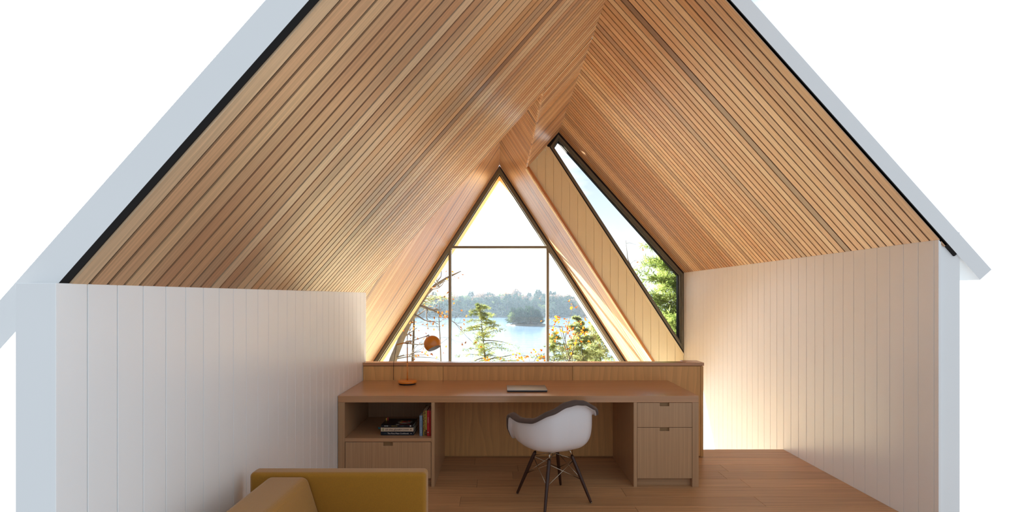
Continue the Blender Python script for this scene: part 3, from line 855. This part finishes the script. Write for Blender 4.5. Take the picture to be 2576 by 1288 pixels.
# ---------------------------------------------------------------- outside: ground, lake, far shore
Z_LAKE = -12.0
def grid_mesh(name, mat, x0f, x1f, y0, y1, zf, nx=24, ny=24):
    m = MB()
    for j in range(ny + 1):
        y = y0 + (y1 - y0) * j / ny
        for i in range(nx + 1):
            x = x0f(y) + (x1f(y) - x0f(y)) * i / nx
            m.v.append(Vector((x, y, zf(x, y))))
    for j in range(ny):
        for i in range(nx):
            a = j * (nx + 1) + i
            m.face([a, a + 1, a + nx + 2, a + nx + 1], None, smooth=True)
    return m.build(name, mat)
def ground_z(x, y): return -4.6 - (y - 11.8) * .128 + .25 * math.sin(x * .7) * math.cos(y * .5)
M['soil'] = plain('leaf_litter', (176, 156, 118), .95, noise=.35, nscale=3)
o = grid_mesh('ground', M['soil'], lambda y: -.62 * y, lambda y: .72 * y, 11.8, 72, ground_z)
struct(o, 'sloping ground between the house and the lake', 'ground')

def lake_mat():
    m, t, b = newmat('lake_water'); L = t.links.new
    b.inputs['Base Color'].default_value = (*lin(96, 122, 146), 1)
    b.inputs['Roughness'].default_value = .12; b.inputs['IOR'].default_value = 1.33
    tcx = N('ShaderNodeTexCoord', t); mp_ = N('ShaderNodeMapping', t); mp_.inputs['Scale'].default_value = (.25, 1.0, 1)
    L(tcx.outputs['Object'], mp_.inputs[0])
    n = N('ShaderNodeTexNoise', t); n.inputs['Scale'].default_value = .8; n.inputs['Detail'].default_value = 6
    L(mp_.outputs[0], n.inputs['Vector'])
    bp = N('ShaderNodeBump', t); bp.inputs['Strength'].default_value = .45; bp.inputs['Distance'].default_value = .25
    L(n.outputs[0], bp.inputs['Height']); L(bp.outputs[0], b.inputs['Normal'])
    return m
o = grid_mesh('lake', lake_mat(), lambda y: -.36 * y, lambda y: .48 * y, 68, 345, lambda x, y: Z_LAKE, 2, 4)
struct(o, 'calm pale blue lake beyond the window', 'lake')

def hill_z(x, y): return Z_LAKE - .4 + max(0, y - 338) * .105 + 1.5 * math.sin(x * .05 + 1) * min(1, max(0, y - 340) / 40)
M['woodland'] = plain('woodland_floor', (70, 78, 58), .95, noise=.3, nscale=.2)
o = grid_mesh('hills', M['woodland'], lambda y: -.36 * y, lambda y: .48 * y, 334, 440, hill_z, 30, 10)
struct(o, 'low hill of the far shore', 'hill')

def leafquad(m, p, ln, wd, n=None, mat=0, d=None):
    if d is None:
        d = Vector((random.gauss(0, 1), random.gauss(0, 1), random.gauss(0, 1))).normalized()
    s = d.cross(Vector((random.gauss(0, 1), random.gauss(0, 1), random.gauss(0, 1)))).normalized()
    o_ = len(m.v)
    m.v += [p, p + d * ln * .5 + s * wd * .5, p + d * ln, p + d * ln * .5 - s * wd * .5]
    m.face([o_, o_ + 1, o_ + 2, o_ + 3], None, (1, 1, 1), mat)

M['bark'] = plain('grey_bark', (112, 104, 96), .9, noise=.35, nscale=9)
M['barkdark'] = plain('dark_bark', (76, 66, 56), .9, noise=.3, nscale=12)
FAR_L = [leaf_mat('far_pine', (34, 54, 42), (54, 74, 54), .25), leaf_mat('far_spruce', (44, 66, 54), (68, 88, 64), .25),
         leaf_mat('far_bare', (104, 88, 80), (128, 110, 96), .25), leaf_mat('far_rust', (150, 98, 58), (176, 124, 70), .3), leaf_mat('far_green', (84, 104, 60), (110, 124, 74), .3)]
def far_tree(kind, mat, h):
    """A small tree of height h at the origin; returns root with crown and trunk."""
    root = thing('far_tree', None, None, (0, 0, 0))
    m = MB(); m.tube([(0, 0, 0), (0, 0, h * .9)], [h * .02, h * .006], 5); m.build('trunk', M['barkdark'], root)
    m = MB()
    n = 620
    for i in range(n):
        if kind == 'cone':
            t = random.random() ** .75; z = h * (.12 + .88 * (1 - t) ** 1.0)
            z = h * (1 - t * .88)
            r = h * .27 * min(1, t * 1.25) * (1 + .25 * math.sin(z * 3.1 / h * 9)) * math.sqrt(random.random())
            a = random.uniform(0, 2 * PI)
            p = Vector((r * math.cos(a), r * math.sin(a), z)); d_ = Vector((math.cos(a), math.sin(a), -.35 + random.gauss(0, .3))).normalized()
            leafquad(m, p, h * .12, h * .06, d=d_)
        else:
            while True:
                q = Vector((random.uniform(-1, 1), random.uniform(-1, 1), random.uniform(-1, 1)))
                if q.length < 1: break
            p = Vector((q.x * h * .28, q.y * h * .28, h * .60 + q.z * h * .40))
            leafquad(m, p, h * .10, h * .075)
    m.build('crown', mat, root)
    return root
def copy_tree(o_):
    c = o_.copy(); COL.objects.link(c)
    for ch in o_.children:
        d_ = ch.copy(); COL.objects.link(d_); d_.parent = c
    return c
protos = []
for kind, mi, h in (('cone', 0, 11), ('cone', 1, 12), ('cone', 0, 13), ('round', 2, 10), ('round', 3, 9), ('round', 4, 9.5), ('cone', 1, 10), ('round', 2, 11)):
    protos.append([far_tree(kind, FAR_L[mi], h), mi, False])
FAR_LABEL = {0: 'dark conifer in the hazy forest on the far shore of the lake', 1: 'blue green conifer in the hazy forest on the far shore of the lake',
             2: 'bare grey brown tree in the hazy forest on the far shore', 3: 'rust coloured autumn tree in the hazy forest on the far shore', 4: 'pale green leafy tree in the hazy forest on the far shore'}
def put_far(pi, x, y, z, s, label, cat, group):
    pr = protos[pi]
    o_ = pr[0] if not pr[2] else copy_tree(pr[0]); pr[2] = True
    o_.location = (x, y, z); o_.rotation_euler = (0, 0, random.uniform(0, 6.28)); o_.scale = (s * 1.35, s * 1.35, s * random.uniform(.92, 1.08))
    tag(o_, label, cat, group)
rng = random.Random(3)
for i in range(285):
    row = i % 5
    y = 341 + row * 13 + rng.uniform(-5, 5)
    x0, x1 = -.235 * y, .30 * y
    x = x0 + (x1 - x0) * ((i // 5) + rng.random()) / 57
    pi = rng.choice([0, 1, 2, 6, 0, 1, 2, 6, 5]) if row < 2 else rng.choice([3, 7, 3, 7, 2, 0, 5, 4])
    s = rng.uniform(.8, 1.12) * (1.0 if row < 2 else .95)
    mi = protos[pi][1]
    put_far(pi, x, y, hill_z(x, y) - .1, s, FAR_LABEL[mi], 'tree', ['dark conifers', 'blue green conifers', 'bare grey brown trees', 'rust coloured trees', 'pale green trees'][mi] + ' on the far shore')

# island with its own trees
IX, IY = (1325 - PX) * 240 / FPX, 240
m = MB()
for j in range(7):
    t = j / 6
    for k in range(36):
        a = 2 * PI * k / 36
        r = (1 - t) * (1 + .12 * math.sin(3 * a + 1) + .08 * math.sin(5 * a))
        m.v.append(Vector((IX + 10.5 * r * math.cos(a), IY + 6 * r * math.sin(a), Z_LAKE - .3 + 1.6 * math.sqrt(t))))
for j in range(6):
    for k in range(36):
        k2_ = (k + 1) % 36
        m.face([j * 36 + k, j * 36 + k2_, (j + 1) * 36 + k2_, (j + 1) * 36 + k], None, smooth=True)
o = m.build('island', plain('rocky_shore', (120, 112, 98), .9, noise=.25, nscale=.6)); struct(o, 'small rocky wooded island in the lake', 'island')
for i in range(30):
    a = rng.uniform(0, 2 * PI); r = math.sqrt(rng.random()) * .85
    x, y = IX + 9 * r * math.cos(a), IY + 5 * r * math.sin(a)
    pi = rng.choice([0, 1, 2, 6, 5, 0, 1, 4 if i % 5 == 0 else 5])
    s = rng.uniform(.50, .72) * (1.0 - .30 * max(0, (x - IX) / 9))
    mi = protos[pi][1]
    put_far(pi, x, y, Z_LAKE + 1.0 - .8 * r, s, ['dark conifer on the small island in the lake', 'blue green conifer on the small island in the lake', 'bare tree on the small island in the lake',
            'rust coloured tree on the small island in the lake', 'pale green leafy tree on the small island in the lake'][mi], 'tree', ['dark conifers', 'blue green conifers', 'bare trees', 'rust coloured trees', 'pale green trees'][mi] + ' on the island')

# haze over the lake
m = MB()
hz = [(-.37 * 100, 100), (.49 * 100, 100), (.49 * 440, 440), (-.37 * 440, 440)]
for z in (Z_LAKE - .5, 38):
    for (x, y) in hz: m.v.append(Vector((x, y, z)))
for q in ((3, 2, 1, 0), (4, 5, 6, 7), (0, 1, 5, 4), (1, 2, 6, 5), (2, 3, 7, 6), (3, 0, 4, 7)): m.face(q)
hm = bpy.data.materials.new('haze'); hm.use_nodes = True; hm.node_tree.nodes.clear()
ho = N('ShaderNodeOutputMaterial', hm.node_tree); vs = N('ShaderNodeVolumeScatter', hm.node_tree)
vs.inputs['Color'].default_value = (.48, .62, .78, 1); vs.inputs['Density'].default_value = .00045; vs.inputs['Anisotropy'].default_value = .2
hm.node_tree.links.new(vs.outputs[0], ho.inputs['Volume'])
o = m.build('haze', hm); tag(o, 'pale blue haze over the lake and the far shore', 'haze', kind='stuff')

# ---------------------------------------------------------------- near trees
def branchy(m, p, d, ln, r, depth, ends, droop=0.0, twist=.35, kids=(2, 4)):
    n = 5; pts_ = [p]; rad = [r]; cur = p.copy(); dd = d.normalized()
    for i in range(n):
        dd = (dd + Vector((rng.gauss(0, twist * .35), rng.gauss(0, twist * .35), rng.gauss(0, twist * .35) - droop))).normalized()
        cur = cur + dd * ln / n; pts_.append(cur.copy()); rad.append(r * (1 - .72 * (i + 1) / n))
    m.tube(pts_, rad, 6 if depth > 1 else 4)
    if depth <= 0: ends.append((cur, dd)); return
    for k in range(rng.randint(*kids)):
        i = rng.randint(2, n); q = pts_[i]
        nd = (dd + Vector((rng.gauss(0, .75), rng.gauss(0, .75), rng.gauss(0, .6)))).normalized()
        branchy(m, q, nd, ln * rng.uniform(.45, .7), rad[i] * .75 + .001, depth - 1, ends, droop, twist, kids)
    ends.append((cur, dd))

rng = random.Random(11)
L_RUST = leaf_mat('rust_leaves', (130, 72, 34), (160, 104, 48), .5)
L_ORANGE = leaf_mat('orange_leaves', (184, 88, 18), (196, 122, 36), .55)
L_HEM = leaf_mat('hemlock_needles', (104, 118, 66), (148, 154, 94), .45)
L_PINE = leaf_mat('pine_needles', (92, 114, 54), (144, 158, 90), .5)
L_YEL = leaf_mat('yellow_green_needles', (122, 132, 82), (156, 160, 110), .5)

# leaning oak at the left
YA = 17.0
root = thing('oak_tree', 'leaning grey barked oak with sparse rust leaves left of the lamp', 'tree', at(958, 1190, YA))
m = MB(); ends = []
tp = [(958, 1190, 15), (972, 960, 11.5), (990, 900, 10.5), (1010, 850, 9), (1030, 808, 7.5), (1052, 768, 6.5), (1074, 738, 5), (1096, 716, 4), (1124, 699, 3), (1160, 682, 1)]
m.tube([at(u, v, YA) for u, v, r in tp], [r * YA / FPX for u, v, r in tp], 12)
m.build('trunk', M['bark'], root)
m = MB()
for (u, v, u2, v2, r) in ((1052, 768, 1122, 762, 3.2), (1030, 808, 1076, 768, 2.2), (1085, 724, 1128, 742, 2.6), (1010, 850, 1052, 829, 2.2), (990, 900, 1052, 875, 2.5), (1040, 790, 1122, 832, 2.2), (1096, 716, 1118, 668, 2), (1010, 862, 1110, 836, 2.0), (1060, 757, 1090, 772, 2), (1074, 738, 1150, 705, 2), (1052, 768, 1170, 800, 2.0), (985, 905, 1090, 884, 2), (1050, 770, 1012, 730, 2)):
    p, q = at(u, v, YA), at(u2, v2, YA + rng.uniform(-1, .8))
    branchy(m, p, q - p, (q - p).length, r * YA / FPX, 2, ends, .0, .5, (2, 3))
m.build('branches', M['bark'], root)
m = MB()
for (p, d_) in rng.sample(ends, min(len(ends), 95)):
    for k in range(rng.randint(1, 3)): leafquad(m, p + Vector((rng.gauss(0, .07), rng.gauss(0, .07), rng.gauss(0, .07))), .11, .07)
m.build('foliage', L_RUST, root)

# thin bare saplings by the mullion
for (nm, lb, pts_) in (('sapling', 'thin bare sapling behind the lamp shade', [(1112, 1180), (1109, 905), (1107, 850), (1104, 800), (1106, 760)]), ('sapling', 'thin bare sapling seen through the narrow slanted window', [(1618, 1200), (1606, 760), (1597, 690), (1579, 652), (1574, 604)])):
    YS = 19.0 if pts_[0][0] < 1300 else 22.0
    root = thing(nm, lb, 'tree', at(*pts_[0], YS)); ends = []
    m = MB(); n_ = len(pts_); wd_ = [4.2, 3, 2.6, 1.9, .6]
    P_ = [at(u, v, YS) for u, v in pts_]
    m.tube(P_, [w * .6 * YS / FPX for w in wd_], 7)
    m.build('trunk', M['bark'], root); m = MB()
    for i in (1, 2, 2, 3, 3, 3, 4, 2, 3):
        q = P_[i].lerp(P_[i - 1], rng.random() * .7)
        branchy(m, q, Vector((rng.choice((-1, 1)) * rng.uniform(.5, 1), rng.uniform(-.5, .5), rng.uniform(.2, .9))), rng.uniform(.4, .9), .010, 1, ends, 0, .5, (2, 3))
    m.build('branches', M['bark'], root)
    m = MB()
    for (p, d_) in rng.sample(ends, 8): leafquad(m, p, .12, .08)
    m.build('foliage', L_RUST, root)

def spray(m, p, d, ln, dens, nl, nw, flat=.35):
    """Needle spray along a twig from p in direction d."""
    steps = max(2, int(ln * dens))
    for i in range(steps):
        q = p + d * ln * (i + rng.random()) / steps
        for k in range(3):
            nd = (d * .5 + Vector((rng.gauss(0, .8), rng.gauss(0, .8), rng.gauss(0, .8 * flat)))).normalized()
            leafquad(m, q, nl * rng.uniform(.6, 1.2), nw, d=nd)
def hemlock(name, label, base, top, lmax, nb, droop, leaf, leafmat, dens=22, nl=.09, nw=.016, first=.15, sub=5, flat=.35):
    root = thing(name, label, 'tree', base)
    ht = (top - base).length
    m = MB(); mid = base.lerp(top, .55) + Vector((rng.uniform(-.05, .05), 0, 0))
    m.tube([base, base.lerp(mid, .5), mid, mid.lerp(top, .6), top], [ht * .011, ht * .009, ht * .006, ht * .003, .004], 8)
    m.build('trunk', M['barkdark'], root)
    mb_, mf = MB(), MB()
    for i in range(nb):
        t = first + (1 - first) * (i + rng.random()) / nb
        p = base.lerp(top, t)
        ln = lmax * (1 - t) ** .75 * rng.choice((.45, .6, .8, .95, 1.05, 1.3)) + .10
        a = i * 2.4 + rng.uniform(-.8, .8)
        d = Vector((math.cos(a), math.sin(a), rng.uniform(.0, .55))).normalized()
        pts_ = [p]; cur = p.copy()
        for k in range(6):
            d = (d + Vector((rng.gauss(0, .14), rng.gauss(0, .14), rng.gauss(-droop, .08)))).normalized()
            cur = cur + d * ln / 6; pts_.append(cur.copy())
        mb_.tube(pts_, [.012 * ln + .003, .010 * ln + .002, .007 * ln + .002, .005 * ln + .002, .003, .002, .001], 5)
        for k in range(1, 7):
            for s in range(sub):
                dd = (d + Vector((rng.gauss(0, .8), rng.gauss(0, .8), rng.gauss(0, .45) - droop))).normalized()
                spray(mf, pts_[k - 1].lerp(pts_[k], rng.random()), dd, ln * .24 * (1.15 - k / 8), dens, nl, nw, flat)
    mb_.build('branches', M['barkdark'], root)
    mf.build('foliage', leafmat, root)
    return root
rng = random.Random(5)
hemlock('hemlock', 'slender young hemlock standing before the lake in the middle pane', at(1244, 1150, 18), at(1206, 764, 18), 2.9, 60, .10, None, L_HEM, dens=10, nl=.10, nw=.015, first=.52, sub=5, flat=.7)
hemlock('hemlock', 'bushy hemlock low behind the right mullion', at(1400, 1160, 16), at(1392, 838, 16), 2.2, 54, .06, None, L_HEM, dens=12, nl=.10, nw=.016, first=.35, sub=5, flat=.7)
hemlock('hemlock', 'green hemlock among the orange leaves in the right pane', at(1490, 1160, 15), at(1455, 800, 15), 1.6, 60, .03, None, L_YEL, dens=15, nl=.11, nw=.019, first=.35, sub=7, flat=.6)
# soft pines
hemlock('pine_tree', 'pale green pine by the lower right corner of the triangular window', at(1515, 1180, 17), at(1505, 770, 17), 1.7, 66, .02, None, L_YEL, dens=16, nl=.17, nw=.018, first=.3, sub=5, flat=1)
hemlock('pine_tree', 'large soft green pine filling the narrow slanted window', at(1712, 1150, 14.5), at(1690, 545, 14.5), 2.6, 120, .03, None, L_PINE, dens=18, nl=.19, nw=.022, first=.22, sub=6, flat=1)
hemlock('pine_tree', 'pale pine with level branches behind the leaning oak', at(1030, 1100, 20), at(1046, 640, 20), 4.6, 20, -.01, None, L_YEL, dens=9, nl=.17, nw=.018, first=.70, sub=5, flat=.5)
# maple twigs with orange leaves
def maple(label, base, top, tgt, nleaf, leafmat, ym):
    root = thing('maple_tree', label, 'tree', base); ends = []
    m = MB(); m.tube([base, base.lerp(top, .5) + Vector((.08, 0, 0)), top], [.035, .022, .008], 7); m.build('trunk', M['barkdark'], root)
    m = MB(); m2 = MB()
    for (u, v, ru, rv, w) in tgt:
        c = at(u, v, ym); p = base.lerp(top, rng.uniform(.6, .98))
        md = p.lerp(c, .5) + Vector((0, 0, .08))
        m.tube([p, md, c], [.010, .007, .003], 5)
        for k in range(int(nleaf * w)):
            q = at(u + rng.gauss(0, ru), v + rng.gauss(0, rv), ym + rng.gauss(0, .25))
            if k % 3 == 0: m.tube([c, c.lerp(q, .6) + Vector((0, 0, .02)), q], [.004, .003, .0015], 4)
            for s in range(2): leafquad(m2, q + Vector((rng.gauss(0, .03), 0, rng.gauss(0, .03))), rng.uniform(.06, .11), rng.uniform(.045, .07))
    m.build('branches', M['barkdark'], root); m2.build('foliage', leafmat, root)
rng = random.Random(8)
maple('maple with bright orange leaves beside the right mullion', at(1478, 1150, 13.6), at(1415, 830, 13.6),
      [(1400, 800, 12, 9, 1.2), (1412, 822, 14, 8, 1), (1442, 770, 5, 5, .4), (1445, 838, 16, 8, 1), (1468, 822, 8, 9, .7), (1462, 850, 14, 8, .8), (1392, 835, 6, 10, .5), (1425, 870, 16, 8, .4)], 11, L_ORANGE, 13.6)
maple('small maple with orange leaves above the ledge in the middle pane', at(1335, 1150, 14), at(1338, 930, 14),
      [(1330, 897, 22, 7, 1), (1352, 890, 8, 7, .8), (1300, 906, 14, 5, .7), (1222, 903, 6, 4, .5), (1368, 902, 8, 6, .7)], 10, L_ORANGE, 14)
